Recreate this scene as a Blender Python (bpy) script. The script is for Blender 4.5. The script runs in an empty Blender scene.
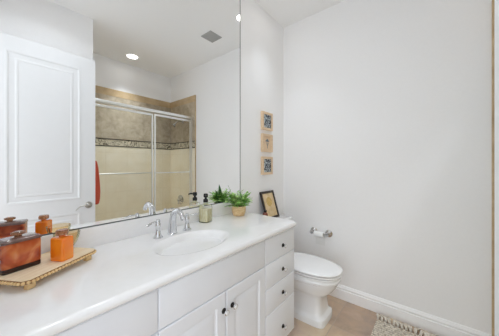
import bpy, bmesh, math, random
from math import sin, cos, pi, radians
from mathutils import Vector, Matrix

random.seed(7)
scene = bpy.context.scene
COL = scene.collection

# ------------------------------------------------------------------ camera
L = 2.27            # inner face of the right-hand end wall
CAM = Vector((0.0, -1.351, 1.326))
cam_data = bpy.data.cameras.new('camera')
cam_data.sensor_width = 36.0
cam_data.lens = 36.0 * 222.5 / 499.0
cam_data.shift_y = -3.9 / 499.0
cam_data.clip_start = 0.01
cam = bpy.data.objects.new('camera', cam_data)
cam.location = CAM
cam.rotation_euler = (radians(90), 0, radians(39.45 - 90))
COL.objects.link(cam)
scene.camera = cam

# ------------------------------------------------------------------ light and exposure
world = bpy.data.worlds.new('world')
scene.world = world
world.use_nodes = True
world.node_tree.nodes['Background'].inputs[0].default_value = (0.93, 0.97, 1.0, 1)
world.node_tree.nodes['Background'].inputs[1].default_value = 1.5

def area_light(name, loc, rot, size, size_y, power, color=(1, 1, 1), shape='RECTANGLE', spread=None):
    d = bpy.data.lights.new(name, 'AREA')
    d.shape = shape
    d.size = size
    if shape in ('RECTANGLE', 'ELLIPSE'):
        d.size_y = size_y
    d.energy = power
    d.color = color
    if spread:
        d.spread = spread
    o = bpy.data.objects.new(name, d)
    o.location = loc
    o.rotation_euler = rot
    COL.objects.link(o)
    return o

# daylight of the bright room next door coming in through the open doorway
area_light('doorway_daylight', (-1.55, -1.06, 1.25), (0, radians(-104), 0), 2.3, 1.7, 18.5, (0.81, 0.905, 1.0))

scene.cycles.max_bounces = 20
scene.cycles.diffuse_bounces = 14
scene.cycles.glossy_bounces = 8
scene.cycles.transparent_max_bounces = 24
scene.view_settings.view_transform = 'Standard'
scene.view_settings.look = 'None'
scene.view_settings.exposure = 0.14
scene.view_settings.gamma = 1.0
scene.view_settings.use_curve_mapping = False

DOWNLIGHTS = [  # x, y, radius of the lens, watts, spread in degrees, label
    (0.40, -0.96, .070, 2.2, 140, 'added unseen fill downlight in the ceiling just inside the doorway'),  # unseen lamp added as fill to even out the room light
    (0.75, -0.42, .070, 2.6, 170, 'added unseen downlight in the ceiling above the vanity sink'),  # lamp added out of view to light the counter
    (1.825, -0.27, .055, 0.8, 68, 'small round recessed downlight in the ceiling above the toilet'),
    (1.446, -2.105, .070, 5.0, 78, 'glowing round recessed downlight above the shower, seen in the mirror'),
]
H = 2.925           # ceiling height

# ------------------------------------------------------------------ materials
def lin(c):
    c = c / 255.0
    return c / 12.92 if c <= 0.04045 else ((c + 0.055) / 1.055) ** 2.4
def rgb(r, g, b):
    return (lin(r), lin(g), lin(b), 1.0)

class NT:
    def __init__(self, name):
        self.m = bpy.data.materials.new(name)
        self.m.use_nodes = True
        self.t = self.m.node_tree
        self.b = self.t.nodes['Principled BSDF']
    def n(self, kind, **kw):
        nd = self.t.nodes.new(kind)
        for k, v in kw.items():
            if k.startswith('i_'):
                nd.inputs[k[2:].replace('_', ' ')].default_value = v
            else:
                setattr(nd, k, v)
        return nd
    def l(self, a, ao, b, bi):
        self.t.links.new(a.outputs[ao], b.inputs[bi])
    def set(self, **kw):
        for k, v in kw.items():
            self.b.inputs[k.replace('_', ' ')].default_value = v
        return self
    def coord(self, scale=(1, 1, 1), rot=(0, 0, 0), loc=(0, 0, 0)):
        tc = self.n('ShaderNodeTexCoord')
        mp = self.n('ShaderNodeMapping')
        mp.inputs['Scale'].default_value = scale
        mp.inputs['Rotation'].default_value = rot
        mp.inputs['Location'].default_value = loc
        self.l(tc, 'Object', mp, 'Vector')
        return mp
    def noise(self, scale, detail=3, rough=.5, mp=None, dist=0.0):
        nz = self.n('ShaderNodeTexNoise')
        nz.inputs['Scale'].default_value = scale
        nz.inputs['Detail'].default_value = detail
        nz.inputs['Roughness'].default_value = rough
        nz.inputs['Distortion'].default_value = dist
        if mp is None:
            mp = self.coord()
        self.l(mp, 'Vector', nz, 'Vector')
        return nz
    def ramp(self, src, out, stops):
        r = self.n('ShaderNodeValToRGB')
        e = r.color_ramp.elements
        while len(e) < len(stops):
            e.new(0.5)
        for k, (p, c) in enumerate(stops):
            e[k].position = p
            e[k].color = c
        self.l(src, out, r, 'Fac')
        return r
    def mix(self, fac, a, b, blend='MIX'):
        mx = self.n('ShaderNodeMix', data_type='RGBA', blend_type=blend)
        for src, idx in ((fac, 0), (a, 6), (b, 7)):
            if isinstance(src, tuple) and hasattr(src[0], 'outputs'):
                self.t.links.new(src[0].outputs[src[1]], mx.inputs[idx])
            elif idx == 0:
                mx.inputs[0].default_value = src
            else:
                mx.inputs[idx].default_value = src
        return mx
    def bump(self, src, out, strength=.2, dist=.002):
        b = self.n('ShaderNodeBump')
        b.inputs['Strength'].default_value = strength
        b.inputs['Distance'].default_value = dist
        self.l(src, out, b, 'Height')
        self.l(b, 'Normal', self.b, 'Normal')

def plain(name, col, rough=.5, metal=0.0, var=0.03, scale=20, bump=0.0, **kw):
    m = NT(name)
    m.set(Roughness=rough, Metallic=metal, **kw)
    nz = m.noise(scale, 4)
    a = tuple(max(0, c * (1 - var)) for c in col[:3]) + (1,)
    b = tuple(min(1, c * (1 + var)) for c in col[:3]) + (1,)
    r = m.ramp(nz, 'Fac', [(.3, a), (.7, b)])
    m.l(r, 'Color', m.b, 'Base Color')
    if bump:
        m.bump(nz, 'Fac', bump)
    return m.m

M_wall = plain('wall_paint', rgb(246, 246, 247), .6, var=.008, scale=60, bump=.03)
M_ceil = plain('ceiling_paint', rgb(248, 248, 248), .75, var=.006, scale=80, bump=.03)
M_trim = plain('trim_paint', rgb(251, 251, 252), .35, var=.006)
M_door = plain('door_paint', rgb(231, 232, 234), .38, var=.006)
M_cab = plain('cabinet_paint', rgb(238, 241, 247), .38, var=.008, scale=8)
M_cabin = plain('cabinet_gap', rgb(150, 150, 152), .6)
M_porc = plain('porcelain', rgb(242, 243, 244), .12, var=.004, Coat_Weight=.4)
M_seat = plain('seat_plastic', rgb(243, 243, 244), .2, var=.004)
M_chrome = plain('chrome', (.68, .69, .71, 1), .07, 1.0, var=.01)
M_nickel = plain('brushed_nickel', (.50, .48, .45, 1), .28, 1.0, var=.05, scale=60)
M_post = plain('polished_nickel', (.62, .61, .60, 1), .16, 1.0, var=.04)
M_alu = plain('satin_aluminium', (.88, .89, .88, 1), .3, 1.0, var=.02, scale=50)
M_black = plain('black_plastic', (.006, .006, .007, 1), .5, var=.1)
M_dark = plain('dark_bronze', (.035, .033, .032, 1), .3, .8, var=.1)
M_clearring = plain('knob_chrome', (.75, .76, .78, 1), .1, 1.0, var=.01)
M_paper = plain('tissue_paper', rgb(238, 238, 238), .9, var=.02, scale=120, bump=.1)
M_soil = plain('potting_soil', rgb(60, 45, 33), .95, var=.3, scale=120, bump=.6)
M_grey = plain('vent_metal', rgb(176, 176, 174), .5, var=.02)
M_ventdark = plain('vent_inside', rgb(70, 70, 70), .8, var=.02)
M_red = plain('coral_terry', rgb(206, 92, 70), .95, var=.12, scale=150, bump=.7)
M_stem = plain('stem_green', rgb(70, 92, 48), .6, var=.15, scale=60)

def emit(name, col, strength):
    m = NT(name)
    m.set(Roughness=.5)
    m.b.inputs['Base Color'].default_value = (.9, .9, .9, 1)
    m.b.inputs['Emission Color'].default_value = col
    m.b.inputs['Emission Strength'].default_value = strength
    return m.m
M_lamp = emit('lamp_diffuser', (1, .97, .93, 1), 9.0)

def marble():
    m = NT('cultured_marble')
    m.set(Roughness=.16, Coat_Weight=.3, Coat_Roughness=.08)
    nz = m.noise(5, 6, .6, dist=1.6)
    r = m.ramp(nz, 'Fac', [(.30, rgb(242, 242, 243)), (.5, rgb(245, 245, 246)), (.60, rgb(243, 243, 243)), (.75, rgb(246, 246, 247))])
    m.l(r, 'Color', m.b, 'Base Color')
    return m.m
M_marble = marble()

def mirror_mat():
    m = NT('mirror_silver')
    m.set(Metallic=1.0, Roughness=0.0)
    m.b.inputs['Base Color'].default_value = (.96, .965, .962, 1)
    return m.m
M_mirror = mirror_mat()
M_mirredge = plain('mirror_edge', rgb(92, 96, 96), .35, .3, var=.05)

def wood(name, c1, c2, scale=30, axis=(1, 12, 12), rough=.5):
    m = NT(name)
    m.set(Roughness=rough)
    mp = m.coord(axis)
    nz = m.noise(scale / 8, 5, .6, mp, .6)
    r = m.ramp(nz, 'Fac', [(.3, c1), (.7, c2)])
    m.l(r, 'Color', m.b, 'Base Color')
    m.bump(nz, 'Fac', .1, .001)
    return m.m
M_traywood = wood('pale_tray_wood', rgb(230, 206, 168), rgb(248, 232, 204))
M_beadwood = wood('bead_wood', rgb(222, 184, 126), rgb(244, 214, 162), 60)
M_rimdark = wood('rim_wood', rgb(126, 84, 44), rgb(160, 112, 62), 50)
M_framewood = wood('blond_frame_wood', rgb(214, 184, 150), rgb(236, 212, 182), 50)
M_darkframe = wood('dark_frame_wood', rgb(38, 32, 28), rgb(66, 56, 48), 50)
M_pot = wood('tan_pot', rgb(214, 174, 122), rgb(244, 216, 172), 60, (6, 6, 14))

def floor_tile():
    m = NT('floor_tile')
    m.set(Roughness=.38)
    mp = m.coord((1, 1, 1), (0, 0, 0), (0.13, 0.714, 0))
    br = m.n('ShaderNodeTexBrick', offset=0.0, squash=1.0)
    br.inputs['Color1'].default_value = (1, 1, 1, 1)
    br.inputs['Color2'].default_value = (0, 0, 0, 1)
    br.inputs['Mortar'].default_value = (.5, .5, .5, 1)
    br.inputs['Scale'].default_value = 1.0
    br.inputs['Mortar Size'].default_value = .0035
    br.inputs['Mortar Smooth'].default_value = .2
    br.inputs['Brick Width'].default_value = .33
    br.inputs['Row Height'].default_value = .33
    m.l(mp, 'Vector', br, 'Vector')
    nz = m.noise(5.5, 7, .62, dist=.5)
    r = m.ramp(nz, 'Fac', [(.28, rgb(156, 136, 120)), (.45, rgb(194, 171, 152)), (.56, rgb(206, 181, 154)), (.72, rgb(222, 203, 184))])
    nz2 = m.noise(2.2, 2, .5)
    r2 = m.ramp(nz2, 'Fac', [(.35, rgb(184, 164, 152)), (.65, rgb(212, 186, 154))])
    c = m.mix(.45, (r, 'Color'), (r2, 'Color'))
    tone = m.mix(.14, (c, 2), (br, 'Color'), 'OVERLAY')
    f = m.mix((br, 'Fac'), (tone, 2), rgb(188, 169, 153))
    m.l(f, 2, m.b, 'Base Color')
    inv = m.n('ShaderNodeMath', operation='SUBTRACT')
    inv.inputs[0].default_value = 1.0
    m.l(br, 'Fac', inv, 1)
    m.bump(inv, 'Value', .5, .002)
    return m.m
M_floor = floor_tile()

def shower_tile(name, c1, c2, c3, size, axis, grout, nscale=7):
    """axis 'y': the wall runs along x; axis 'x': along y."""
    m = NT(name)
    m.set(Roughness=.35)
    if axis == 'x':
        tc = m.n('ShaderNodeTexCoord')
        sp = m.n('ShaderNodeSeparateXYZ')
        cb = m.n('ShaderNodeCombineXYZ')
        m.l(tc, 'Object', sp, 'Vector')
        m.l(sp, 'Y', cb, 'X')
        m.l(sp, 'Z', cb, 'Y')
        vec = (cb, 'Vector')
    else:
        tc = m.n('ShaderNodeTexCoord')
        sp = m.n('ShaderNodeSeparateXYZ')
        cb = m.n('ShaderNodeCombineXYZ')
        m.l(tc, 'Object', sp, 'Vector')
        m.l(sp, 'X', cb, 'X')
        m.l(sp, 'Z', cb, 'Y')
        vec = (cb, 'Vector')
    br = m.n('ShaderNodeTexBrick', offset=0.0)
    br.inputs['Color1'].default_value = (.8, .8, .8, 1)
    br.inputs['Color2'].default_value = (.2, .2, .2, 1)
    br.inputs['Mortar'].default_value = (.5, .5, .5, 1)
    br.inputs['Scale'].default_value = 1.0
    br.inputs['Mortar Size'].default_value = .0022
    br.inputs['Brick Width'].default_value = size
    br.inputs['Row Height'].default_value = size
    m.t.links.new(vec[0].outputs[vec[1]], br.inputs['Vector'])
    nz = m.noise(nscale, 6, .62, dist=.4)
    r = m.ramp(nz, 'Fac', [(.3, c1), (.5, c2), (.72, c3)])
    tone = m.mix(.10, (r, 'Color'), (br, 'Color'), 'OVERLAY')
    f = m.mix((br, 'Fac'), (tone, 2), grout)
    m.l(f, 2, m.b, 'Base Color')
    return m.m
UP = (rgb(162, 148, 126), rgb(184, 170, 148), rgb(204, 192, 172))
LO = (rgb(236, 225, 200), rgb(242, 232, 210), rgb(246, 238, 220))
TB = (rgb(182, 156, 118), rgb(194, 169, 132), rgb(206, 184, 150))
M_upx = shower_tile('upper_tile_side', *UP, .30, 'x', rgb(184, 171, 149), 13)
M_upy = shower_tile('upper_tile_back', *UP, .30, 'y', rgb(184, 171, 149), 13)
M_lox = shower_tile('lower_tile_side', *LO, .30, 'x', rgb(228, 216, 190), 4)
M_loy = shower_tile('lower_tile_back', *LO, .30, 'y', rgb(228, 216, 190), 4)
M_tbx = shower_tile('top_tile_side', *TB, .20, 'x', rgb(190, 168, 130))
M_tby = shower_tile('top_tile_back', *TB, .20, 'y', rgb(190, 168, 130))

def mosaic():
    m = NT('scroll_mosaic')
    m.set(Roughness=.4)
    mp = m.coord((1, 1, 1))
    nz = m.noise(7, 1, .5, mp, 2.2)
    wv = m.n('ShaderNodeMath', operation='MULTIPLY')
    wv.inputs[1].default_value = 6.0
    m.l(nz, 'Fac', wv, 0)
    fr = m.n('ShaderNodeMath', operation='FRACT')
    m.l(wv, 'Value', fr, 0)
    r = m.ramp(fr, 'Value', [(.0, rgb(96, 86, 70)), (.16, rgb(104, 94, 78)), (.26, rgb(206, 196, 172)), (.82, rgb(214, 204, 182)), (.94, rgb(96, 86, 70))])
    m.l(r, 'Color', m.b, 'Base Color')
    return m.m
M_mosaic = mosaic()
M_liner = plain('dark_tile_liner', rgb(66, 58, 47), .4, var=.15)
M_pan = plain('shower_pan', rgb(214, 198, 164), .4, var=.04)

def glass(name, col, rough=0.0, ior=1.45):
    m = NT(name)
    m.set(Roughness=rough, IOR=ior)
    m.b.inputs['Transmission Weight'].default_value = 1.0
    m.b.inputs['Base Color'].default_value = col
    return m.m
def thin_glass(name, tint, ior=1.4):
    m = NT(name)
    tr = m.n('ShaderNodeBsdfTransparent')
    tr.inputs[0].default_value = tint
    gl = m.n('ShaderNodeBsdfGlossy')
    gl.inputs['Roughness'].default_value = .02
    gl.inputs['Color'].default_value = (.9, .95, .93, 1)
    mx = m.n('ShaderNodeMixShader')
    fr = m.n('ShaderNodeFresnel')
    fr.inputs['IOR'].default_value = ior
    m.l(fr, 'Fac', mx, 'Fac')
    m.l(tr, 'BSDF', mx, 1)
    m.l(gl, 'BSDF', mx, 2)
    out = m.t.nodes['Material Output']
    m.l(mx, 'Shader', out, 'Surface')
    return m.m
M_shglass = thin_glass('shower_glass', (.975, .98, .97, 1), 1.25)
M_bottleglass = thin_glass('clear_bottle_glass', (.98, .98, .965, 1), 1.3)
M_amber = thin_glass('amber_bowl_glass', (.95, .87, .73, 1), 1.14)
def copper_glass():
    m = NT('copper_amber_glass')
    m.set(Roughness=.06, IOR=1.5, Coat_Weight=.3)
    m.b.inputs['Transmission Weight'].default_value = .25
    mp = m.coord((1, 1, 1), (0.3, .5, .2))
    nz = m.noise(17, 2, .5, mp, .8)
    r = m.ramp(nz, 'Fac', [(.3, rgb(140, 50, 20)), (.48, rgb(204, 90, 40)), (.62, rgb(232, 138, 80)), (.75, rgb(250, 194, 146))])  # palest blotches are highlights painted into the glass colour
    m.l(r, 'Color', m.b, 'Base Color')
    return m.m
M_copper = copper_glass()
M_amberdark = plain('dark_amber_glass', rgb(44, 20, 14), .25, var=.2)
M_rimglass = plain('smoky_lid_glass', rgb(150, 116, 108), .04, var=.3, scale=40, Transmission_Weight=.4, Coat_Weight=.8)
M_stopper = plain('faceted_amber', rgb(190, 132, 92), .04, var=.4, scale=90, Transmission_Weight=.75)
def orange_glass():
    m = NT('orange_glass')
    m.set(Roughness=.12, Coat_Weight=.4)
    nz = m.noise(14, 3)
    r = m.ramp(nz, 'Fac', [(.3, rgb(240, 122, 16)), (.7, rgb(255, 156, 40))])
    m.l(r, 'Color', m.b, 'Base Color')
    m.b.inputs['Subsurface Weight'].default_value = .25
    m.b.inputs['Subsurface Radius'].default_value = (.02, .008, .003)
    return m.m
M_orange = orange_glass()
def liquid():
    m = NT('pale_soap_liquid')
    m.set(Roughness=.15)
    mp = m.coord((1, 1, .35))
    nz = m.noise(60, 3, .5, mp)
    r = m.ramp(nz, 'Fac', [(.35, rgb(232, 222, 176)), (.65, rgb(250, 246, 222))])
    m.l(r, 'Color', m.b, 'Base Color')
    return m.m
M_liquid = liquid()
def leafmat():
    m = NT('leaf_green')
    m.set(Roughness=.45)
    m.b.inputs['Transmission Weight'].default_value = 0.0
    nz = m.noise(26, 3)
    r = m.ramp(nz, 'Fac', [(.3, rgb(78, 142, 54)), (.46, rgb(136, 192, 90)), (.64, rgb(206, 232, 156))])
    m.l(r, 'Color', m.b, 'Base Color')
    return m.m
M_leaf = leafmat()
M_leafdark = plain('leaf_dark', rgb(62, 104, 58), .45, var=.2, scale=30)

def rugmat():
    m = NT('woven_rug')
    m.set(Roughness=.95)
    wv = m.n('ShaderNodeTexWave', wave_type='BANDS', bands_direction='X')
    wv.inputs['Scale'].default_value = 12
    wv.inputs['Distortion'].default_value = 3.0
    wv.inputs['Detail'].default_value = 3
    wv.inputs['Detail Scale'].default_value = 6
    m.l(m.coord(), 'Vector', wv, 'Vector')
    nz = m.noise(65, 3, .6)
    r = m.ramp(wv, 'Fac', [(.1, rgb(168, 156, 142)), (.5, rgb(216, 207, 193)), (.9, rgb(234, 227, 216))])
    r2 = m.ramp(nz, 'Fac', [(.35, rgb(112, 98, 84)), (.56, rgb(240, 230, 212))])  # dark stop paints shade into the hollows of the weave
    f = m.mix(.45, (r, 'Color'), (r2, 'Color'))
    m.l(f, 2, m.b, 'Base Color')
    m.bump(nz, 'Fac', .9, .004)
    return m.m
M_rug = rugmat()
M_tassel = plain('fringe_yarn', rgb(230, 222, 210), .95, var=.18, scale=90, bump=.5)

def parchment():
    m = NT('parchment_print')
    m.set(Roughness=.6)
    nz = m.noise(16, 5, .6)
    r = m.ramp(nz, 'Fac', [(.3, rgb(206, 178, 132)), (.55, rgb(224, 200, 158)), (.75, rgb(232, 214, 180))])
    m.l(r, 'Color', m.b, 'Base Color')
    return m.m
M_parch = parchment()
M_parchink = plain('faded_ink', rgb(210, 178, 112), .7, var=.2, scale=60)
def indigo():
    m = NT('indigo_print')
    m.set(Roughness=.5)
    nz = m.noise(20, 1, .5, dist=1.6)
    wv = m.n('ShaderNodeMath', operation='MULTIPLY')
    wv.inputs[1].default_value = 4.5
    m.l(nz, 'Fac', wv, 0)
    fr = m.n('ShaderNodeMath', operation='FRACT')
    m.l(wv, 'Value', fr, 0)
    r = m.ramp(fr, 'Value', [(.0, rgb(22, 30, 44)), (.60, rgb(30, 40, 58)), (.68, rgb(206, 214, 216)), (.95, rgb(190, 200, 206))])
    m.l(r, 'Color', m.b, 'Base Color')
    return m.m
M_indigo = indigo()
M_tanprint = plain('tan_print', rgb(226, 198, 166), .6, var=.05, scale=30)
M_blueink = plain('blue_grey_ink', rgb(104, 120, 134), .6, var=.15, scale=60)

# ------------------------------------------------------------------ mesh helpers
def newbm():
    return bmesh.new()

def box(bm, x0, x1, y0, y1, z0, z1, bev=0.0, seg=2):
    r = bmesh.ops.create_cube(bm, size=1.0)
    vs = r['verts']
    bmesh.ops.scale(bm, vec=(x1 - x0, y1 - y0, z1 - z0), verts=vs)
    bmesh.ops.translate(bm, vec=((x0 + x1) / 2, (y0 + y1) / 2, (z0 + z1) / 2), verts=vs)
    if bev:
        es = list({e for v in vs for e in v.link_edges})
        bmesh.ops.bevel(bm, geom=es, offset=bev, segments=seg, profile=.6, affect='EDGES', clamp_overlap=True)
    return bm

def loft(bm, loops, cap0=True, cap1=True, closed=True):
    rows = [[bm.verts.new(p) for p in lp] for lp in loops]
    n = len(rows[0])
    for a, b in zip(rows, rows[1:]):
        for i in range(n if closed else n - 1):
            j = (i + 1) % n
            bm.faces.new((a[i], a[j], b[j], b[i]))
    if cap0:
        bm.faces.new(list(reversed(rows[0])))
    if cap1:
        bm.faces.new(rows[-1])
    return rows

def lathe(bm, prof, c=(0, 0, 0), seg=24, mat=None, cap0=True, cap1=True):
    mat = mat or Matrix.Identity(4)
    loops = []
    for r, z in prof:
        loops.append([Vector(c) + (mat @ Vector((max(r, 1e-5) * cos(2 * pi * k / seg), max(r, 1e-5) * sin(2 * pi * k / seg), z))) for k in range(seg)])
    return loft(bm, loops, cap0, cap1)

AX_NEGY = Matrix.Rotation(radians(90), 4, 'X')     # lathe z -> -y
AX_NEGX = Matrix.Rotation(radians(-90), 4, 'Y')    # lathe z -> -x
AX_DOWN = Matrix.Rotation(radians(180), 4, 'X')    # lathe z -> -z

def tube(bm, pts, r, seg=10, flat=1.0):
    pts = [Vector(p) for p in pts]
    n = len(pts)
    rr = r if isinstance(r, (list, tuple)) else [r] * n
    loops = []
    side = None
    for i, p in enumerate(pts):
        t = (pts[min(i + 1, n - 1)] - pts[max(i - 1, 0)]).normalized()
        if side is None:
            ref = Vector((0, 0, 1)) if abs(t.z) < .9 else Vector((1, 0, 0))
            side = t.cross(ref).normalized()
        else:
            side = (side - t * side.dot(t)).normalized()
        up = side.cross(t).normalized()
        loops.append([p + side * (rr[i] * cos(2 * pi * k / seg)) + up * (rr[i] * flat * sin(2 * pi * k / seg)) for k in range(seg)])
    loft(bm, loops)
    return bm

def sloop(cx, cy, z, a, b, n=4.0, seg=40, by=None):
    """superellipse loop; by: half-depth towards +y when it differs"""
    out = []
    for k in range(seg):
        t = 2 * pi * k / seg
        c, s = cos(t), sin(t)
        bb = (by if (by is not None and s > 0) else b)
        out.append(Vector((cx + a * math.copysign(abs(c) ** (2 / n), c), cy + bb * math.copysign(abs(s) ** (2 / n), s), z)))
    return out

def rect_relief(bm, x0, x1, z0, z1, y, steps, thick):
    """A board facing -y, its face a series of rectangles (inset, depth into the board)."""
    loops = [[(x0, y + thick, z0), (x1, y + thick, z0), (x1, y + thick, z1), (x0, y + thick, z1)]]
    for ins, dep in steps:
        loops.append([(x0 + ins, y + dep, z0 + ins), (x1 - ins, y + dep, z0 + ins), (x1 - ins, y + dep, z1 - ins), (x0 + ins, y + dep, z1 - ins)])
    loft(bm, loops)

MATS = {}
def obj(name, bm, mat, parent=None, world=True, angle=35, flat=False):
    """link bm as one mesh object; world coordinates are turned into the thing's own frame"""
    bmesh.ops.recalc_face_normals(bm, faces=bm.faces[:])
    if parent is not None and world:
        bm.transform(MATS[parent.name].inverted())
    me = bpy.data.meshes.new(name)
    bm.to_mesh(me)
    bm.free()
    if not flat:
        for p in me.polygons:
            p.use_smooth = True
        me.set_sharp_from_angle(angle=radians(angle))
    me.materials.append(mat)
    o = bpy.data.objects.new(name, me)
    COL.objects.link(o)
    if parent is not None:
        o.parent = parent
        MATS[o.name] = MATS[parent.name]
    else:
        MATS[o.name] = Matrix.Identity(4)
    return o

def thing(name, label, cat, loc=(0, 0, 0), rotz=0.0, group=None):
    o = bpy.data.objects.new(name, None)
    o.empty_display_size = .05
    o.location = loc
    o.rotation_euler = (0, 0, rotz)
    COL.objects.link(o)
    MATS[o.name] = Matrix.Translation(Vector(loc)) @ Matrix.Rotation(rotz, 4, 'Z')
    return tag(o, label, cat, group)

def tag(o, label, cat, group=None):
    o['label'] = label
    o['category'] = cat
    if group:
        o['group'] = group
    return o

def struct(name, bm, mat, parent=None, **kw):
    o = obj(name, bm, mat, parent, **kw)
    if parent is None:
        o['kind'] = 'structure'
    return o

def boxes(lst, bev=0.0):
    bm = newbm()
    for b in lst:
        box(bm, *b, bev=bev)
    return bm

# ================================================================== THE SETTING
XL, T = -0.05, 0.12          # inner face of the left wall, wall thickness
YD = -1.56                   # wall the open door stands against
YS = -2.434                  # tiled back wall of the shower
XS = 0.80                    # end of that wall, left side of the shower
YT = -1.682                  # front edge of the shower tile on the side walls
ZT = 2.465                   # top of the tile
DY0, DY1, DZ = -1.50, -0.70, 2.46   # doorway in the left wall

struct('floor', boxes([(XL - 1.3, L + T, YS - T, T, -.08, 0)]), M_floor, flat=True)
struct('ceiling', boxes([(XL - T, L + T, YS - T, T, H, H + .08)]), M_ceil, flat=True)
struct('wall_back', boxes([(XL - T, L + T, 0, T, 0, H)]), M_wall, flat=True)
struct('wall_right', boxes([(L, L + T, YS - T, 0, 0, H)]), M_wall, flat=True)
struct('wall_left', boxes([(XL - T, XL, DY1, 0, 0, H), (XL - T, XL, YD - T, DY0, 0, H), (XL - T, XL, DY0, DY1, DZ, H)]), M_wall, flat=True)
struct('wall_front', boxes([(XL, XS, YD - T, YD, 0, H), (XS - T, XS, YS, YD - T, 0, H)]), M_wall, flat=True)
struct('wall_shower', boxes([(XS - T, L, YS - T, YS, 0, H)]), M_wall, flat=True)

# shower tile surround: back, right side and left side, in courses
tk = .010
def tile_course(z0, z1, name, mx, my, k=0.0):
    t2 = tk + k
    struct(name, boxes([(XS + t2, L - t2, YS, YS + t2, z0, z1)]), my, flat=True)
    struct(name, boxes([(L - t2, L, YS, YT, z0, z1), (XS, XS + t2, YS, YT, z0, z1)]), mx, flat=True)
tile_course(0.0, 1.592, 'trim_1', M_lox, M_loy)
tile_course(1.712, 2.36, 'trim_2', M_upx, M_upy)
tile_course(2.36, ZT, 'trim_3', M_tbx, M_tby, .003)
tile_course(1.606, 1.698, 'trim_4', M_mosaic, M_mosaic)
tile_course(1.592, 1.606, 'trim_5', M_liner, M_liner, .003)
tile_course(1.698, 1.712, 'trim_6', M_liner, M_liner, .003)
# bullnose edge column on the right wall at the front of the tile
bm = newbm()
box(bm, L - .016, L, YT, YT + .014, .0, ZT, .004)
struct('trim_7', bm, M_tbx)
# shower floor and tiled curb
struct('trim_8', boxes([(XS + tk, L - tk, YS + tk, -1.84, 0, .04)]), M_pan, flat=True)
struct('trim_9', boxes([(XS + tk, L - tk, -1.84, -1.71, 0, .10)], .006), M_lox)

# baseboards with a stepped, eased top
def baseboard(name, p0, p1, nrm):
    prof = [(0, 0), (.016, 0), (.016, .090), (.010, .095), (.010, .101), (.014, .106), (.014, .113), (.008, .124), (.005, .134), (0, .136)]
    bm = newbm()
    loops = [[Vector((p[0] + nrm[0] * d, p[1] + nrm[1] * d, z)) for d, z in prof] for p in (p0, p1)]
    loft(bm, loops)
    struct(name, bm, M_trim, angle=25)
baseboard('baseboard_right', (L, 0), (L, YT), (-1, 0))
baseboard('baseboard_back', (1.497, 0), (L - .016, 0), (0, -1))
baseboard('baseboard_front', (XL, YD), (XS, YD), (0, 1))

# casing of the doorway the photograph is taken through
struct('trim_10', boxes([(XL - T, XL + .0, DY1 - .018, DY1, 0, DZ), (XL - T, XL, DY0, DY0 + .018, 0, DZ), (XL - T, XL, DY0 + .018, DY1 - .018, DZ - .018, DZ)], .002), M_trim)

# open door, folded back against the front wall
door = thing('door_1', 'open white panelled door folded back against the wall, seen in the mirror', 'door', (-.018, -1.502, 0))
door['kind'] = 'structure'
dx0, dx1, dz0, dz1, dyf = -.018, .795, .012, 2.437, -1.467
bm = newbm()
# slab behind, face built from stiles and rails with sunk moulded panels
box(bm, dx0, dx1, -1.502, -1.482, dz0, dz1)
def frame_member(x0, x1, z0, z1):
    box(bm, x0, x1, -1.482, dyf, z0, z1)
px0, px1 = .135, .668
frame_member(dx0, px0, dz0, dz1)
frame_member(px1, dx1, dz0, dz1)
frame_member(px0, px1, 2.315, dz1)
frame_member(px0, px1, .835, .968)
frame_member(px0, px1, dz0, .24)
leaf = obj('door_leaf', bm, M_door, door, flat=True)
def moulded(z0, z1):
    bm = newbm()
    # facing +y: build the relief facing -y, then turn it round
    steps = [(0, -.003), (.008, -.005), (.018, -.003), (.026, .002), (.040, .004), (.062, .004), (.070, .0005), (.080, .0005), (.086, .003)]
    w = px1 - px0
    rect_relief(bm, 0, w, z0, z1, 0, steps, .014)
    bm.transform(Matrix.Translation((px1, dyf, 0)) @ Matrix.Rotation(pi, 4, 'Z'))
    obj('panel', bm, M_door, door, angle=20)
moulded(.968, 2.315)
moulded(.24, .835)
hx, hz = .733, .897
bm = newbm()
lathe(bm, [(.034, 0), (.034, .004), (.030, .009), (.016, .012), (.011, .016), (.011, .048), (.013, .05), (.0, .052)], (hx, dyf, hz), 24, Matrix.Rotation(radians(-90), 4, 'X'))
hd = obj('door_handle', bm, M_nickel, door)
bm = newbm()
tube(bm, [(hx + .008, dyf + .046, hz), (hx - .02, dyf + .048, hz + .002), (hx - .05, dyf + .046, hz + .003), (hx - .08, dyf + .045, hz - .004), (hx - .10, dyf + .046, hz - .016), (hx - .118, dyf + .05, hz - .034)], [.009, .0095, .009, .008, .007, .0055], 12, .7)
obj('lever', bm, M_nickel, hd)
for z in (.25, 1.25, 2.2):
    bm = newbm()
    lathe(bm, [(.006, -.05), (.006, .05)], (dx0 - .006, dyf + .002, z), 10)
    obj('hinge', bm, M_nickel, door)

# ================================================================== VANITY
VX0, VX1, VF = XL + .002, 1.495, -0.555     # ends and face of the door and drawer fronts
FT = .019                            # front thickness
van = thing('vanity_cabinet', 'long white bathroom vanity cabinet with drawers and raised-panel doors under the sink', 'cabinet', (.72, -.28, 0))
bm = newbm()
def ring(i, z):
    return [(VX0 + i, VF + FT + i, z), (VX1 - i, VF + FT + i, z), (VX1 - i, -.004 - i, z), (VX0 + i, -.004 - i, z)]
loft(bm, [ring(0, .10), ring(0, .867), ring(.018, .867), ring(.018, .118)])   # open-topped box
obj('carcass', bm, M_cab, van, flat=True)
bm = newbm()
box(bm, VX0, VX1 - .002, VF + .085, -.01, 0.0005, .0995)
obj('toe_kick', bm, M_cab, van, flat=True)

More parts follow.
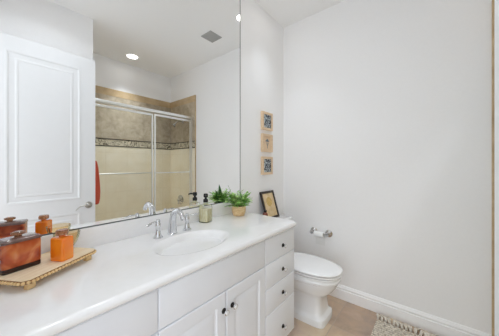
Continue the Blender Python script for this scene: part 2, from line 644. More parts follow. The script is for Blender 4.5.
def knob(parent, x, z):
    bm = newbm()
    lathe(bm, [(.0135, 0), (.0135, .003), (.010, .005), (.0075, .008), (.0075, .015)], (x, VF, z), 20, AX_NEGY)
    k = obj('knob', bm, M_dark, parent)
    bm = newbm()
    lathe(bm, [(.0075, .0145), (.012, .018), (.0150, .021), (.0150, .0255), (.0128, .028), (.0105, .0275)], (x, VF, z), 20, AX_NEGY)
    obj('knob_ring', bm, M_clearring, parent)
    bm = newbm()
    lathe(bm, [(.0104, .0270), (.0104, .0285), (.006, .0298), (.0005, .0300)], (x, VF, z), 20, AX_NEGY)
    obj('knob_cap', bm, M_porc, parent)

def slab_front(name, x0, x1, z0, z1):
    bm = newbm()
    rect_relief(bm, x0, x1, z0, z1, VF, [(0, .004), (.0025, .001), (.005, 0)], FT)
    return obj(name, bm, M_cab, van, angle=50)
g = .0022
rows = [(.694, .858), (.536, .694), (.373, .536), (.103, .373)]
for x0, x1 in ((1.125, VX1), (VX0 + .003, .429)):
    for z0, z1 in rows:
        d = slab_front('drawer', x0 + g, x1 - g * .3, z0 + g, z1 - g)
        knob(d, (x0 + x1) / 2 + .018, .212 if z0 < .2 else (z0 + z1) / 2 - .008)
slab_front('false_drawer_front', .429 + g, 1.125 - g, .694 + g, .858 - g)
xm = .786
for x0, x1, kx in ((.429, xm, xm - .019), (xm, 1.125, xm + .042)):
    bm = newbm()
    rect_relief(bm, x0 + g, x1 - g, .103, .694 - g, VF, [(0, .004), (.0025, .001), (.005, 0), (.058, 0), (.064, .007), (.072, .008), (.098, .001), (.102, .0005)], FT)
    d = obj('door', bm, M_cab, van, angle=18)
    knob(d, kx, .602)

# countertop with integral oval basin
CT, CB, CF, CX1 = .905, .868, -.583, 1.507
ctr = thing('countertop', 'glossy white marble vanity countertop with moulded oval sink and backsplash', 'countertop', (.72, -.28, CB))
SX, SY, SA, SB = .752, -.335, .236, .160
bm = newbm()
def outline(ins, z):
    r = .045
    x0, x1, y0, y1 = XL + .001, CX1 - ins, CF + ins, -.001
    pts = [Vector((x0, y1, z)), Vector((x0, y0, z))]
    for k in range(9):
        a = -pi / 2 + (pi / 2) * k / 8
        pts.append(Vector((x1 - r + r * cos(a), y0 + r + r * sin(a), z)))
    pts.append(Vector((x1, y1, z)))
    return pts
h = CT - CB
prof = [(.012, 0)] + [(h * .5 * (1 - sin(a)) * 1.0, h * .5 - h * .5 * cos(a)) for a in [pi * k / 14 for k in range(1, 14)]] + [(.016, h)]
prof = []
rad = h / 2
for k in range(15):
    a = -pi / 2 + pi * k / 14
    prof.append((rad - rad * cos(a), CB + rad + rad * sin(a)))
loops = [outline(i, z) for i, z in prof]
rowsv = loft(bm, loops, True, False)
top = rowsv[-1]
seg = 72
ell = [bm.verts.new((SX + SA * cos(2 * pi * k / seg), SY + SB * sin(2 * pi * k / seg), CT)) for k in range(seg)]
edges = [e for e in bm.edges if e.verts[0] in set(top) and e.verts[1] in set(top)]
edges += [bm.edges.new((ell[k], ell[(k + 1) % seg])) for k in range(seg)]
bmesh.ops.triangle_fill(bm, use_beauty=True, use_dissolve=False, edges=edges)
obj('counter_slab', bm, M_marble, ctr, angle=30)
bm = newbm()
bl = []
for s, dz in [(1.0, 0), (.985, -.0002), (.965, -.0009), (.94, -.0024), (.91, -.0054), (.87, -.0115), (.82, -.022), (.76, -.037), (.69, -.054), (.61, -.071), (.52, -.086), (.42, -.098), (.32, -.106), (.22, -.111), (.10, -.113)]:
    bl.append([Vector((SX + SA * s * cos(2 * pi * k / seg), SY + (1 - s) * .02 + SB * s * sin(2 * pi * k / seg), CT + dz)) for k in range(seg)])
loft(bm, bl, False, True)
basin = obj('basin', bm, M_marble, ctr, angle=80)
bm = newbm()
lathe(bm, [(.021, 0), (.021, .003), (.017, .004), (.014, .002), (.002, .003)], (SX, SY + .018, CT - .1135), 24)
obj('drain', bm, M_chrome, basin)
bm = newbm()
box(bm, XL + .001, CX1 - .004, -.021, -.001, CT, 1.006, .003, 2)
obj('backsplash', bm, M_marble, ctr)

# wall mirror
MX1 = 1.497
mir = thing('wall_mirror', 'large frameless wall mirror above the vanity backsplash', 'mirror', (.72, -.003, 1.01))
bm = newbm()
box(bm, XL + .002, MX1, -.007, -.001, 1.0115, 2.90)
obj('glass', bm, M_mirror, mir, flat=True)
bm = newbm()
box(bm, MX1, MX1 + .006, -.0080, -.0008, 1.0115, 2.90)
obj('edge', bm, M_mirredge, mir, flat=True)
bm = newbm()
box(bm, XL + .002, MX1 + .006, -.0095, -.0008, 1.0065, 1.0115)
obj('bottom_channel', bm, M_mirredge, mir, flat=True)

# ================================================================== FAUCET
fau = thing('faucet', 'chrome widespread bathroom faucet behind the oval sink', 'faucet', (.748, -.128, CT + .0004))
bm = newbm()
fx, fy = .748, -.128
lathe(bm, [(.030, .0005), (.030, .004), (.026, .008), (.024, .012)], (fx, fy, CT), 28)
sp = [(fx, fy, CT + .008), (fx, fy - .001, CT + .04), (fx, fy - .003, CT + .08), (fx + .0, fy - .012, CT + .115), (fx, fy - .030, CT + .138), (fx, fy - .054, CT + .146), (fx, fy - .080, CT + .139), (fx, fy - .102, CT + .121), (fx, fy - .113, CT + .101)]
tube(bm, sp, [.0265, .0245, .021, .0185, .0170, .0158, .0150, .0142, .0140], 16)
obj('spout', bm, M_chrome, fau)
for hx2, sgn, lift in ((.650, -1, -.004), (.845, 1, .004)):
    hy = -.138
    bm = newbm()
    lathe(bm, [(.027, .0005), (.027, .004), (.022, .010), (.016, .022), (.0125, .042), (.012, .058), (.0155, .066), (.0155, .078), (.012, .086), (.012, .098), (.008, .104), (.001, .106)], (hx2, hy, CT), 24)
    hnd = obj('handle', bm, M_chrome, fau)
    bm = newbm()
    z = CT + .090
    tube(bm, [(hx2, hy, z), (hx2 + sgn * .020, hy - .004, z + .003), (hx2 + sgn * .045, hy - .010, z + .002), (hx2 + sgn * .066, hy - .014, z - .002 + lift), (hx2 + sgn * .078, hy - .016, z - .003 + lift)], [.0075, .0065, .0075, .0085, .005], 12, .7)
    obj('lever', bm, M_chrome, hnd)

# ================================================================== SOAP DISPENSER
sd = thing('soap_dispenser', 'square clear soap bottle with pale yellow liquid and black pump beside the faucet', 'soap dispenser', (1.052, -.071, CT + .0005), radians(14))
bm = newbm()
lv = [(.000, .030, .8), (.001, .0345, 1), (.004, .036, 1), (.100, .036, 1), (.112, .035, 1), (.124, .028, 1), (.130, .018, 1), (.134, .0135, 1), (.145, .013, 1)]
loft(bm, [sloop(0, 0, z, a, a, 9 if a > .02 else 2.2, 40) for z, a, _ in lv], True, True)
obj('bottle', bm, M_bottleglass, sd, world=False, angle=50)
bm = newbm()
loft(bm, [sloop(0, 0, z, a, a, 9, 40) for z, a in [(.004, .031), (.006, .0335), (.094, .0335), (.0955, .032)]], True, True)
obj('liquid', bm, M_liquid, sd, world=False, angle=50)
bm = newbm()
lathe(bm, [(.0175, .142), (.0175, .162), (.013, .166), (.008, .168), (.008, .177), (.0135, .179), (.0158, .182), (.0158, .200), (.012, .205), (.0, .206)], (0, 0, 0), 24)
ang = math.atan2(-.77, -.64) - radians(14)
c, s = cos(ang), sin(ang)
tube(bm, [(0, 0, .193), (.03 * c, .03 * s, .194), (.044 * c, .044 * s, .192), (.050 * c, .050 * s, .186)], [.0065, .006, .0055, .0045], 10)
obj('pump', bm, M_black, sd, world=False)

# ================================================================== POTTED PLANT
pl = thing('potted_plant', 'small leafy green plant in a tan pot at the far end of the counter', 'plant', (1.362, -.116, CT + .0005))
pl.scale = (1.12, 1.12, 1.12)
bm = newbm()
lathe(bm, [(.039, 0), (.042, .002), (.0485, .018), (.0520, .040), (.0515, .060), (.0495, .069), (.0475, .070), (.046, .060)], (0, 0, 0), 32, None, True, True)
obj('pot', bm, M_pot, pl, world=False)
bm = newbm()
lathe(bm, [(.0465, .059), (.0455, .064), (.02, .067), (.0, .067)], (0, 0, 0), 20)
obj('soil', bm, M_soil, pl, world=False)
def leaf(bm, base, direction, length, width, droop, roll=0.0, nseg=6):
    d = Vector(direction).normalized()
    side = d.cross(Vector((0, 0, 1)))
    if side.length < .05:
        side = Vector((1, 0, 0))
    side.normalize()
    side = (Matrix.Rotation(roll, 3, d) @ side)
    p = Vector(base)
    L0, R0, C0 = [], [], []
    for i in range(nseg + 1):
        t = i / nseg
        w = width * (math.sin(pi * min(1, .12 + .88 * t)) ** .8) * .5 + .0003
        nrm = side.cross(d)
        C0.append(bm.verts.new(p - nrm * w * .35))
        L0.append(bm.verts.new(p - side * w))
        R0.append(bm.verts.new(p + side * w))
        p = p + d * (length / nseg)
        d = (d + Vector((0, 0, -1)) * droop / nseg).normalized()
        side = (side - d * side.dot(d)).normalized()
    for i in range(nseg):
        bm.faces.new((L0[i], C0[i], C0[i + 1], L0[i + 1]))
        bm.faces.new((C0[i], R0[i], R0[i + 1], C0[i + 1]))
bm = newbm()
bs = newbm()
rnd = random.Random(11)
for i in range(64):                       # arching fronds with leaflets
    a = rnd.uniform(0, 2 * pi)
    up = rnd.uniform(.3, 3.2)
    d = Vector((cos(a), sin(a), up)).normalized()
    ln = rnd.uniform(.060, .112)
    p = Vector((.022 * cos(a) * rnd.random(), .022 * sin(a) * rnd.random(), .066))
    pts = [p.copy()]
    for k in range(7):
        p = p + d * ln / 7
        p.y = min(p.y, .070)
        d = (d + Vector((0, 0, -.10))).normalized()
        pts.append(p.copy())
        if k >= 1:
            for sgn in (-1, 1):
                sd_ = d.cross(Vector((0, 0, 1))).normalized() * sgn
                dd = (d * .6 + sd_ + Vector((0, 0, rnd.uniform(-.1, .5)))).normalized()
                q = rnd.uniform(.020, .034)
                if p.y + dd.y * q > .078:
                    continue
                leaf(bm, p, dd, q, rnd.uniform(.008, .013), .5, rnd.uniform(-.5, .5), 3)
    tube(bs, pts, [.0014] * len(pts), 5)
for i in range(22):                       # longer spiky leaves
    a = rnd.uniform(-2.9, .4)
    d = Vector((cos(a), sin(a), rnd.uniform(.25, 1.0)))
    ln = rnd.uniform(.085, .12)
    leaf(bm, (.01 * cos(a), .01 * sin(a), .068), d, ln, .010, .5, rnd.uniform(-.6, .6), 6)
obj('foliage', bm, M_leaf, pl, world=False, angle=80)
obj('stems', bs, M_stem, pl, world=False)
bm = newbm()                               # tall blades on the mirror side
def blade(bm, base, tip, wdir, width, n=8):
    base, tip, wdir = Vector(base), Vector(tip), Vector(wdir).normalized()
    rows = []
    for k in range(n + 1):
        t = k / n
        w = wdir * (width * .5 * math.sin(pi * (.12 + .88 * t)) ** .7 + .0002)
        c = base.lerp(tip, t)
        nn = (tip - base).cross(wdir).normalized() * .0012
        rows.append([bm.verts.new(c - w), bm.verts.new(c + nn), bm.verts.new(c + w), bm.verts.new(c - nn)])
    for r0, r1 in zip(rows, rows[1:]):
        for j in range(4):
            bm.faces.new((r0[j], r0[(j + 1) % 4], r1[(j + 1) % 4], r1[j]))
blade(bm, (-.008, .020, .066), (-.062, .050, .222), (.71, .70, .05), .026)
blade(bm, (-.020, .018, .066), (-.082, .032, .180), (.71, .70, .05), .022)
obj('tall_leaf', bm, M_leafdark, pl, world=False, angle=80)

# ================================================================== TRAY AND GLASSWARE
TA = radians(30.9)
A = Vector((.095, -.330, CT + .0005))
tray = thing('wooden_tray', 'pale wooden footed tray with beaded rim on the near end of the counter', 'tray', A, TA)
TU, TV, TZ0, TZ1 = .285, .182, .022, .040
bm = newbm()
ch = .016
def octa(i, z):
    return [Vector(p) for p in [(ch, i, z), (TU - ch, i, z), (TU - i, ch, z), (TU - i, TV - ch, z), (TU - ch, TV - i, z), (ch, TV - i, z), (i, TV - ch, z), (i, ch, z)]]
loft(bm, [octa(.002, TZ0), octa(0, TZ0 + .002), octa(0, TZ1 - .002), octa(.002, TZ1)])
obj('deck', bm, M_traywood, tray, world=False, angle=40)
bm = newbm()
loft(bm, [octa(-.0015, TZ0 + .0015), octa(-.0015, TZ1 - .0035)])
rim = obj('rim_band', bm, M_rimdark, tray, world=False, angle=40)
bm = newbm()
pts = octa(-.0030, TZ0 + .0078)
for k in range(8):
    p, q = pts[k], pts[(k + 1) % 8]
    n = max(1, round((q - p).length / .0125))
    for j in range(n):
        c = p.lerp(q, (j + .5) / n)
        r = bmesh.ops.create_icosphere(bm, subdivisions=2, radius=.0054)
        bmesh.ops.translate(bm, vec=c, verts=r['verts'])
o = obj('bead_rim', bm, M_beadwood, rim, world=False, angle=80)
for u, v in ((.030, .022), (TU - .030, .022), (.030, TV - .022), (TU - .030, TV - .022)):
    bm = newbm()
    box(bm, u - .012, u + .012, v - .009, v + .009, 0, TZ0, .0008)
    obj('foot', bm, M_beadwood, tray, world=False)
ZTR = CT + TZ1

def tray_pt(u, v, z=ZTR):
    return Vector((A.x + u * cos(TA) - v * sin(TA), A.y + u * sin(TA) + v * cos(TA), z))

# amber canister
ca = radians(17)
cc = Vector((.101 - .035 * sin(ca), -.2135 + .038 * cos(ca), ZTR))
can = thing('glass_canister', 'rectangular copper-amber glass canister with lid on the wooden tray', 'canister', cc, ca)
hw, hd_ = .054, .037
bm = newbm()
loft(bm, [sloop(0, 0, z, hw - i, hd_ - i, 10, 48) for z, i in [(.0175, .002), (.019, .0005), (.03, 0), (.096, 0), (.102, .001)]], True, True)
obj('body', bm, M_copper, can, world=False, angle=50)
bm = newbm()
loft(bm, [sloop(0, 0, z, hw - i, hd_ - i, 10, 48) for z, i in [(0.0005, .003), (.003, .0005), (.014, 0), (.0175, .001)]], True, True)
obj('base', bm, M_amberdark, can, world=False, angle=50)
bm = newbm()
loft(bm, [sloop(0, 0, z, hw + i, hd_ + i, 10, 48) for z, i in [(.102, -.001), (.103, .002), (.110, .002), (.114, -.002), (.117, -.020)]], True, True)
lid = obj('lid', bm, M_rimglass, can, world=False, angle=50)
bm = newbm()
lathe(bm, [(.012, .116), (.010, .119), (.010, .122), (.0175, .124), (.0195, .127), (.0190, .132), (.012, .135), (.0, .1355)], (0, 0, 0), 16)
obj('knob', bm, M_stopper, lid, world=False, angle=20)

# orange bottle
bo = thing('orange_bottle', 'square orange glass bottle with stopper in the middle of the wooden tray', 'bottle', (.2115, -.205, ZTR), TA)
bm = newbm()
bw, bd = .0250, .0300
loft(bm, [sloop(0, 0, z, bw - i, bd - i, 8, 40) for z, i in [(0.0005, .003), (.002, .0005), (.006, 0), (.083, 0), (.088, .001), (.091, .005)]], True, True)
lathe(bm, [(.013, .0905), (.0105, .093), (.0105, .099)], (0, 0, 0), 16)
obj('body', bm, M_orange, bo, world=False, angle=50)
bm = newbm()
lathe(bm, [(.0115, .098), (.0195, .100), (.0210, .104), (.0210, .114), (.019, .1185), (.001, .119)], (0, 0, 0), 10)
obj('stopper', bm, M_stopper, bo, world=False, angle=20)

# glass bowl behind the bottle
gb = thing('glass_bowl', 'ribbed amber glass bowl behind the orange bottle on the tray', 'bowl', Vector((.250, -.088, ZTR + .0005)), 0)
bm = newbm()
loops = []
NB = 60
for r, z in [(.018, 0), (.019, .003), (.017, .006), (.026, .016), (.036, .034), (.043, .056), (.047, .078), (.0455, .078), (.0415, .056), (.0345, .035), (.024, .018), (.012, .0085), (.002, .008)]:
    loops.append([Vector((r * (1 + (.03 if z > .012 else 0) * cos(15 * 2 * pi * k / NB)) * cos(2 * pi * k / NB), r * (1 + (.03 if z > .012 else 0) * cos(15 * 2 * pi * k / NB)) * sin(2 * pi * k / NB), z)) for k in range(NB)])
loft(bm, loops, True, True)
obj('bowl', bm, M_amber, gb, world=False, angle=60)

# ================================================================== TOILET
TX = 1.868
toi = thing('toilet', 'white two-piece toilet with closed lid between the vanity and the end wall', 'toilet', (TX, -.38, 0))
# pedestal and bowl, one lofted body
bm = newbm()
lev = []  # z, half width, front y, back y, exponent
lev += [(0.0005, .138, -.676, -.14, 7), (.046, .138, -.676, -.14, 7), (.058, .134, -.672, -.14, 7), (.068, .122, -.656, -.14, 6.5), (.085, .114, -.648, -.14, 6.5), (.15, .108, -.640, -.14, 6.5), (.215, .110, -.640, -.14, 6), (.235, .118, -.652, -.14, 5), (.250, .136, -.690, -.14, 3.6), (.275, .150, -.716, -.14, 3.0), (.305, .163, -.738, -.15, 2.7), (.335, .172, -.752, -.16, 2.6), (.352, .176, -.758, -.17, 2.5), (.356, .181, -.764, -.18, 2.5), (.372, .183, -.767, -.19, 2.5), (.378, .179, -.763, -.19, 2.5), (.384, .178, -.762, -.19, 2.5), (.400, .181, -.766, -.19, 2.5), (.404, .177, -.762, -.19, 2.5)]
loft(bm, [sloop(TX, (f + b) / 2 - .0, z, w, (b - f) / 2, n, 56) for z, w, f, b, n in lev])
obj('bowl', bm, M_porc, toi, angle=40)
def egg(cx, yb, yf, z, w, n=2.35, seg=56):
    yc = yb - (yb - yf) * .45
    return sloop(cx, yc, z, w, yc - yf, n, seg, by=yb - yc)
bm = newbm()
loft(bm, [egg(TX, -.245, -.735, .404, .150), egg(TX, -.245, -.737, .409, .152), egg(TX, -.224, -.776, .410, .182), egg(TX, -.222, -.779, .413, .184), egg(TX, -.222, -.779, .420, .184), egg(TX, -.226, -.775, .424, .180)])
obj('seat', bm, M_seat, toi, angle=40)
bm = newbm()
loft(bm, [egg(TX, -.255, -.735, .424, .148), egg(TX, -.255, -.737, .431, .150), egg(TX, -.235, -.777, .432, .183), egg(TX, -.232, -.781, .435, .186), egg(TX, -.232, -.781, .442, .186), egg(TX, -.236, -.775, .448, .180), egg(TX, -.25, -.74, .453, .155), egg(TX, -.30, -.66, .456, .10), egg(TX, -.40, -.53, .457, .02)])
obj('lid', bm, M_seat, toi, angle=40)
for s in (-1, 1):
    bm = newbm()
    box(bm, TX + s * .075 - .022, TX + s * .075 + .022, -.232, -.206, .405, .436, .006)
    obj('hinge', bm, M_seat, toi)
bm = newbm()
loft(bm, [sloop(TX, -.108, z, w, d, 9, 48) for z, w, d in [(.385, .205, .085), (.40, .215, .092), (.55, .222, .096), (.731, .228, .098)]])
obj('tank', bm, M_porc, toi, angle=50)
bm = newbm()
loft(bm, [sloop(TX, -.112, z, w, d, 10, 48) for z, w, d in [(.732, .228, .100), (.736, .238, .105), (.743, .245, .108), (.761, .245, .108), (.768, .240, .104), (.771, .232, .098)]])
obj('tank_lid', bm, M_porc, toi, angle=50)
bm = newbm()
lathe(bm, [(.012, 0), (.012, .008), (.008, .012)], (TX - .17, -.206, .66), 16, AX_NEGY)
tube(bm, [(TX - .17, -.220, .66), (TX - .13, -.224, .656), (TX - .10, -.224, .650)], [.006, .006, .005], 8)
obj('flush_lever', bm, M_chrome, toi)

# toilet paper holder and its roll on the end wall
tpz = .617
tp = thing('toilet_paper_holder', 'chrome two-post toilet paper holder on the end wall', 'toilet paper holder', (L, -.454, tpz))
for y in (-.374, -.534):
    bm = newbm()
    lathe(bm, [(.037, 0), (.037, .005), (.032, .011), (.017, .016), (.012, .022), (.012, .048), (.018, .054), (.019, .066), (.014, .074), (.0, .076)], (L, y, tpz), 24, AX_NEGX)
    obj('post', bm, M_post, tp)
bm = newbm()
lathe(bm, [(.0075, -.075), (.0075, .075)], (L - .058, -.454, tpz), 14, AX_NEGY)
obj('roller', bm, M_chrome, tp)
roll = thing('toilet_paper_roll', 'nearly used-up white toilet paper roll hanging on the holder', 'toilet paper', (L - .058, -.454, tpz))
bm = newbm()
lathe(bm, [(.031, -.050), (.031, .050), (.019, .050), (.019, -.050), (.031, -.050)], (L - .058, -.454, tpz - .011), 28, AX_NEGY, False, False)
obj('roll', bm, M_paper, roll)
bm = newbm()
xs = L - .058 + .0312
loopz = [tpz - .011, tpz - .05, tpz - .09, tpz - .125]
loft(bm, [[(xs - .0006, -.504, z), (xs - .0006, -.404, z), (xs + .0006, -.404, z), (xs + .0006, -.504, z)] for z in loopz])
obj('loose_sheet', bm, M_paper, roll, flat=True)

# ================================================================== PICTURES
def wall_picture(zc, label, kind):
    xc, w, hh, dep = 1.914, .184, .186, .026
    t = thing('picture_frame', label, 'picture', (xc, 0, zc), 0, 'small square pictures above the toilet')
    bm = newbm()
    rect_relief(bm, -w / 2, w / 2, -hh / 2, hh / 2, -dep, [(0, .001), (.001, 0), (.023, 0), (.025, .010)], dep - .0005)
    obj('frame', bm, M_framewood, t, world=False, angle=30)
    bm = newbm()
    box(bm, -w / 2 + .0255, w / 2 - .0255, -dep + .0085, -dep + .0105, -hh / 2 + .0255, hh / 2 - .0255)
    p = obj('print', bm, M_indigo if kind == 'indigo' else M_tanprint, t, world=False, flat=True)
    if kind != 'indigo':
        bm = newbm()
        yq = -dep + .0078
        tube(bm, [(0, yq, -.055), (.003, yq, -.02), (-.002, yq, .012)], [.0022, .002, .0018], 6)
        for sx in (-1, 1):
            tube(bm, [(.001, yq, -.03), (sx * .014, yq, -.008), (sx * .024, yq, .016)], [.0016, .0016, .001], 6)
            lathe(bm, [(.001, -.0006), (.008, -.0004), (.008, .0004), (.001, .0006)], (sx * .024, yq, .022), 10, AX_NEGY)
        lathe(bm, [(.001, -.0006), (.016, -.0004), (.016, .0004), (.001, .0006)], (-.002, yq, .028), 14, AX_NEGY)
        obj('thistle_drawing', bm, M_blueink, p, world=False)
    return t
wall_picture(1.773, 'topmost of three small square wooden frames, dark blue and white print', 'indigo')
wall_picture(1.545, 'middle of three small square wooden frames, blue thistle drawing on tan', 'thistle')
wall_picture(1.310, 'lowest of three small square wooden frames, dark blue and white print', 'indigo')

# dark frame leaning on the wall, standing on the toilet tank
ph = thing('photo_frame', 'dark framed parchment document leaning on the wall on the toilet tank', 'picture frame', (1.913, -.098, .7715), 0)
fw, fh = .234, .286
tilt = math.asin(.082 / fh)
Rm = Matrix.Rotation(-tilt, 4, 'X')
bm = newbm()
rect_relief(bm, -fw / 2, fw / 2, 0.0, fh, 0, [(0, .002), (.002, 0), (.022, .001), (.025, .008)], .016)
bm.transform(Rm)
obj('frame', bm, M_darkframe, ph, world=False, angle=30)
bm = newbm()
box(bm, -fw / 2 + .0205, fw / 2 - .0205, .0065, .0085, .0205, fh - .0205)
bm.transform(Rm)
pr = obj('document', bm, M_parch, ph, world=False, flat=True)
bm = newbm()
lathe(bm, [(.001, -.0004), (.048, -.0003), (.048, .0003), (.001, .0004)], (0, .0062, .175), 28, AX_NEGY)
bm.transform(Rm)
obj('faded_writing', bm, M_parchink, pr, world=False, flat=True)

# small brown jar beside it
jr = thing('small_bottle', 'small reddish-brown bottle beside the dark frame on the toilet tank', 'bottle', (1.690, -.150, .7715))
bm = newbm()
lathe(bm, [(.022, 0), (.0245, .002), (.025, .006), (.025, .088), (.022, .098), (.014, .104), (.0125, .110)], (0, 0, 0), 24)
obj('body', bm, plain('brown_glass', rgb(128, 66, 44), .15, var=.2, scale=40, Coat_Weight=.4), jr, world=False)
bm = newbm()
lathe(bm, [(.0135, .1085), (.0150, .110), (.0150, .126), (.012, .128), (.001, .1285)], (0, 0, 0), 24)
obj('cap', bm, M_dark, jr, world=False)

# ================================================================== RUG
rug = thing('bath_rug', 'woven beige rug with knotted fringe on the floor by the end wall', 'rug', (1.70, -1.29, 0))
RY0, RY1, RX0, RX1 = -1.60, -.985, 1.30, 2.145
bm = newbm()
nx, ny = 110, 80
rr = random.Random(3)
vv = [[bm.verts.new((RX0 + (RX1 - RX0) * i / nx, RY0 + (RY1 - RY0) * j / ny, .012 + (.0055 * sin(i * 1.25) * cos(j * 1.1 + .6 * sin(i * .9)) + rr.uniform(0, .002)) * (1 if 0 < i < nx and 0 < j < ny else 0))) for j in range(ny + 1)] for i in range(nx + 1)]
for i in range(nx):
    for j in range(ny):
        bm.faces.new((vv[i][j], vv[i + 1][j], vv[i + 1][j + 1], vv[i][j + 1]))
edge = [vv[i][0] for i in range(nx + 1)] + [vv[nx][j] for j in range(1, ny + 1)] + [vv[i][ny] for i in range(nx - 1, -1, -1)] + [vv[0][j] for j in range(ny - 1, 0, -1)]
low = [bm.verts.new((v.co.x, v.co.y, .001)) for v in edge]
for k in range(len(edge)):
    k2 = (k + 1) % len(edge)
    bm.faces.new((edge[k], low[k], low[k2], edge[k2]))
bm.faces.new(list(reversed(low)))
obj('weave', bm, M_rug, rug, angle=80)
protos = []
for v in range(5):
    bm = newbm()
    r2 = random.Random(40 + v)
    for q in range(4):
        o0 = (q - 1.5) * .006
        w1, w2 = r2.uniform(-.008, .008), r2.uniform(-.016, .016)
        tube(bm, [(0, o0 * .5, .010), (.014, o0 * .3, .018), (.032, o0 + w1 * .4, .014 + r2.uniform(0, .010)), (.056, o0 + w1, .010 + r2.uniform(0, .005)), (.082, o0 + w2, .006), (.094, o0 + w2 * 1.1, .005)], [.0045, .0055, .0048, .0045, .004, .0025], 6)
    r = bmesh.ops.create_icosphere(bm, subdivisions=1, radius=.0105)
    bmesh.ops.translate(bm, vec=(.014, 0, .016), verts=r['verts'])
    me = bpy.data.meshes.new('tassel')
    bm.to_mesh(me)
    bm.free()
    for p in me.polygons:
        p.use_smooth = True
    me.materials.append(M_tassel)
    protos.append(me)
nt = 22
for k in range(nt):
    y = RY0 + .010 + (RY1 - RY0 - .020) * k / (nt - 1)
    o = bpy.data.objects.new('tassel', protos[k % 5])
    o.location = Vector((RX1 - .002, y, 0)) - Vector((1.70, -1.29, 0))
    o.rotation_euler = (0, 0, rr.uniform(-.45, .45))
    o.scale = (1.0, 1.1, 1.7)
    COL.objects.link(o)
    o.parent = rug

# ================================================================== SHOWER
SYF = -1.78
she = thing('shower_enclosure', 'framed sliding glass shower doors reflected in the mirror', 'shower door', ((XS + L) / 2, SYF, .10))
x0, x1 = XS + tk, L - tk
bm = newbm()
box(bm, x0, x1, SYF - .030, SYF + .030, 2.070, 2.112, .005)
box(bm, x0, x1, SYF + .030, SYF + .034, 2.078, 2.104, .001)
obj('header_track', bm, M_alu, she)
bm = newbm()
box(bm, x0, x1, SYF - .030, SYF + .030, .10, .128, .004)
obj('sill_track', bm, M_alu, she)
for xa, xb in ((x0, x0 + .018), (x1 - .018, x1)):
    bm = newbm()
    box(bm, xa, xb, SYF - .024, SYF + .024, .128, 2.070, .003)
    obj('wall_jamb', bm, M_alu, she)
def sliding_panel(xa, xb, y, bar_side):
    bm = newbm()
    box(bm, xa + .016, xb - .016, y - .003, y + .003, .15, 2.04)
    p = obj('sliding_panel', bm, M_shglass, she, flat=True)
    bm = newbm()
    st = .019
    box(bm, xa, xa + st, y - .011, y + .011, .135, 2.055, .003)
    box(bm, xb - st, xb, y - .011, y + .011, .135, 2.055, .003)
    box(bm, xa + st, xb - st, y - .011, y + .011, .135, .165, .003)
    box(bm, xa + st, xb - st, y - .011, y + .011, 2.025, 2.055, .003)
    obj('panel_frame', bm, M_alu, p)
    bm = newbm()
    yb = y + bar_side * .052
    tube(bm, [(xa + .014, yb, 1.200), (xb - .014, yb, 1.200)], .008, 12)
    for xx in (xa + .014, xb - .014):
        tube(bm, [(xx, y + bar_side * .010, 1.200), (xx, yb + bar_side * .004, 1.200)], .007, 10)
        lathe(bm, [(.013, 0), (.013, .006), (.008, .008)], (xx, y + bar_side * .011, 1.200), 14, Matrix.Rotation(radians(-90 * bar_side), 4, 'X'))
    obj('towel_bar', bm, M_alu, p)
sliding_panel(x0 + .030, 1.598, SYF - .014, -1)
sliding_panel(1.606, x1 - .030, SYF + .014, 1)

sh = thing('shower_fixture', 'chrome shower head on a bent arm at the right of the shower', 'shower head', (L - tk, -2.03, 2.06))
bm = newbm()
lathe(bm, [(.028, 0), (.028, .004), (.012, .010)], (L - tk, -2.03, 2.06), 20, AX_NEGX)
tube(bm, [(L - tk, -2.03, 2.06), (L - .07, -2.03, 2.065), (L - .12, -2.03, 2.05), (L - .155, -2.03, 2.015)], .0095, 12)
obj('arm', bm, M_chrome, sh)
bm = newbm()
mt = Matrix.Translation((L - .155, -2.03, 2.015)) @ Matrix.Rotation(radians(35), 4, 'Y')
lathe(bm, [(.012, .005), (.014, -.015), (.024, -.03), (.032, -.045), (.034, -.052), (.030, -.055), (.0, -.055)], (0, 0, 0), 24)
bm.transform(mt)
obj('head', bm, M_chrome, sh)
sv = thing('shower_valve', 'round chrome shower valve with lever on the tiled shower wall', 'shower valve', (L - tk, -2.095, .70))
bm = newbm()
lathe(bm, [(.082, 0), (.082, .004), (.074, .012), (.035, .018), (.030, .02), (.026, .055), (.0, .058)], (L - tk, -2.095, .70), 32, AX_NEGX)
obj('escutcheon', bm, M_chrome, sv)
bm = newbm()
tube(bm, [(L - tk - .05, -2.095, .70), (L - tk - .056, -2.085, .67), (L - tk - .06, -2.075, .63)], [.010, .009, .007], 10)
obj('lever', bm, M_chrome, sv)

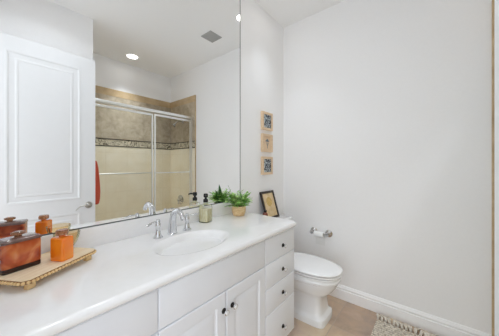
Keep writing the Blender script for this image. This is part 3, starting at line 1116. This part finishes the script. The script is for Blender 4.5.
# coral towel on a hook at the left end of the shower front
tw = thing('hand_towel', 'coral red towel hanging at the left end of the shower doors', 'towel', (.862, -1.70, 1.36))
bm = newbm()
loops = []
for t, hw2, dp in [(1.425, .010, .010), (1.40, .022, .018), (1.34, .034, .024), (1.25, .044, .028), (1.15, .052, .031), (1.06, .056, .032), (.98, .052, .030), (.93, .042, .025), (.915, .030, .018)]:
    lp = []
    for k in range(48):
        a = 2 * pi * k / 48
        q = .9 + .16 * sin(5 * a + t * 3) + .06 * sin(9 * a)
        lp.append(Vector((.862 + hw2 * q * cos(a), -1.706 + dp * q * sin(a), t - .06)))
    loops.append(lp)
loft(bm, loops)
obj('cloth', bm, M_red, tw, angle=80)
hk = thing('towel_hook', 'small metal hook on the shower jamb behind the coral towel', 'hook', (.842, -1.752, 1.38))
bm = newbm()
box(bm, .834, .850, -1.7555, -1.7505, 1.35, 1.40, .002)
tube(bm, [(.842, -1.751, 1.368), (.842, -1.735, 1.354), (.846, -1.715, 1.356), (.848, -1.706, 1.372)], .004, 8)
obj('hook', bm, M_alu, hk)

# ================================================================== CEILING FITTINGS
for x, y, r, w, spread, label in DOWNLIGHTS:
    t = thing('recessed_downlight', label, 'ceiling light', (x, y, H), 0, 'recessed ceiling downlights')
    bm = newbm()
    lathe(bm, [(r + .021, 0), (r + .021, .004), (r + .014, .008), (r + .004, .006), (r, .0005), (r + .021, 0)], (x, y, H), 36, AX_DOWN, False, False)
    obj('trim_ring', bm, M_trim, t)
    bm = newbm()
    lathe(bm, [(r + .001, .0006), (r + .001, .0026), (.0, .003)], (x, y, H), 36, AX_DOWN)
    obj('diffuser', bm, M_lamp, t)
    area_light('downlight_lamp', (x, y, H - .012), (0, 0, 0), 2 * r, 2 * r, w, (.865, .935, 1.0), 'DISK', radians(spread))

vt = thing('ceiling_vent', 'square grey slatted ceiling vent, seen in the mirror', 'vent', (1.85, -.803, H))
vx0, vx1, vy0, vy1 = 1.758, 1.943, -.893, -.712
bm = newbm()
for b in ((vx0, vx1, vy0, vy0 + .012), (vx0, vx1, vy1 - .012, vy1), (vx0, vx0 + .012, vy0 + .012, vy1 - .012), (vx1 - .012, vx1, vy0 + .012, vy1 - .012)):
    box(bm, *b, H - .010, H - .0005, .002)
obj('frame', bm, M_grey, vt)
bm = newbm()
box(bm, vx0 + .012, vx1 - .012, vy0 + .012, vy1 - .012, H - .002, H - .0005)
obj('backing', bm, M_ventdark, vt, flat=True)
ns = 9
for k in range(ns):
    yc = vy0 + .02 + (vy1 - vy0 - .04) * k / (ns - 1)
    bm = newbm()
    box(bm, vx0 + .012, vx1 - .012, -.007, .007, -.001, .001)
    bm.transform(Matrix.Translation((0, yc, H - .0068)) @ Matrix.Rotation(radians(28), 4, 'X'))
    obj('slat', bm, M_grey, vt, flat=True)
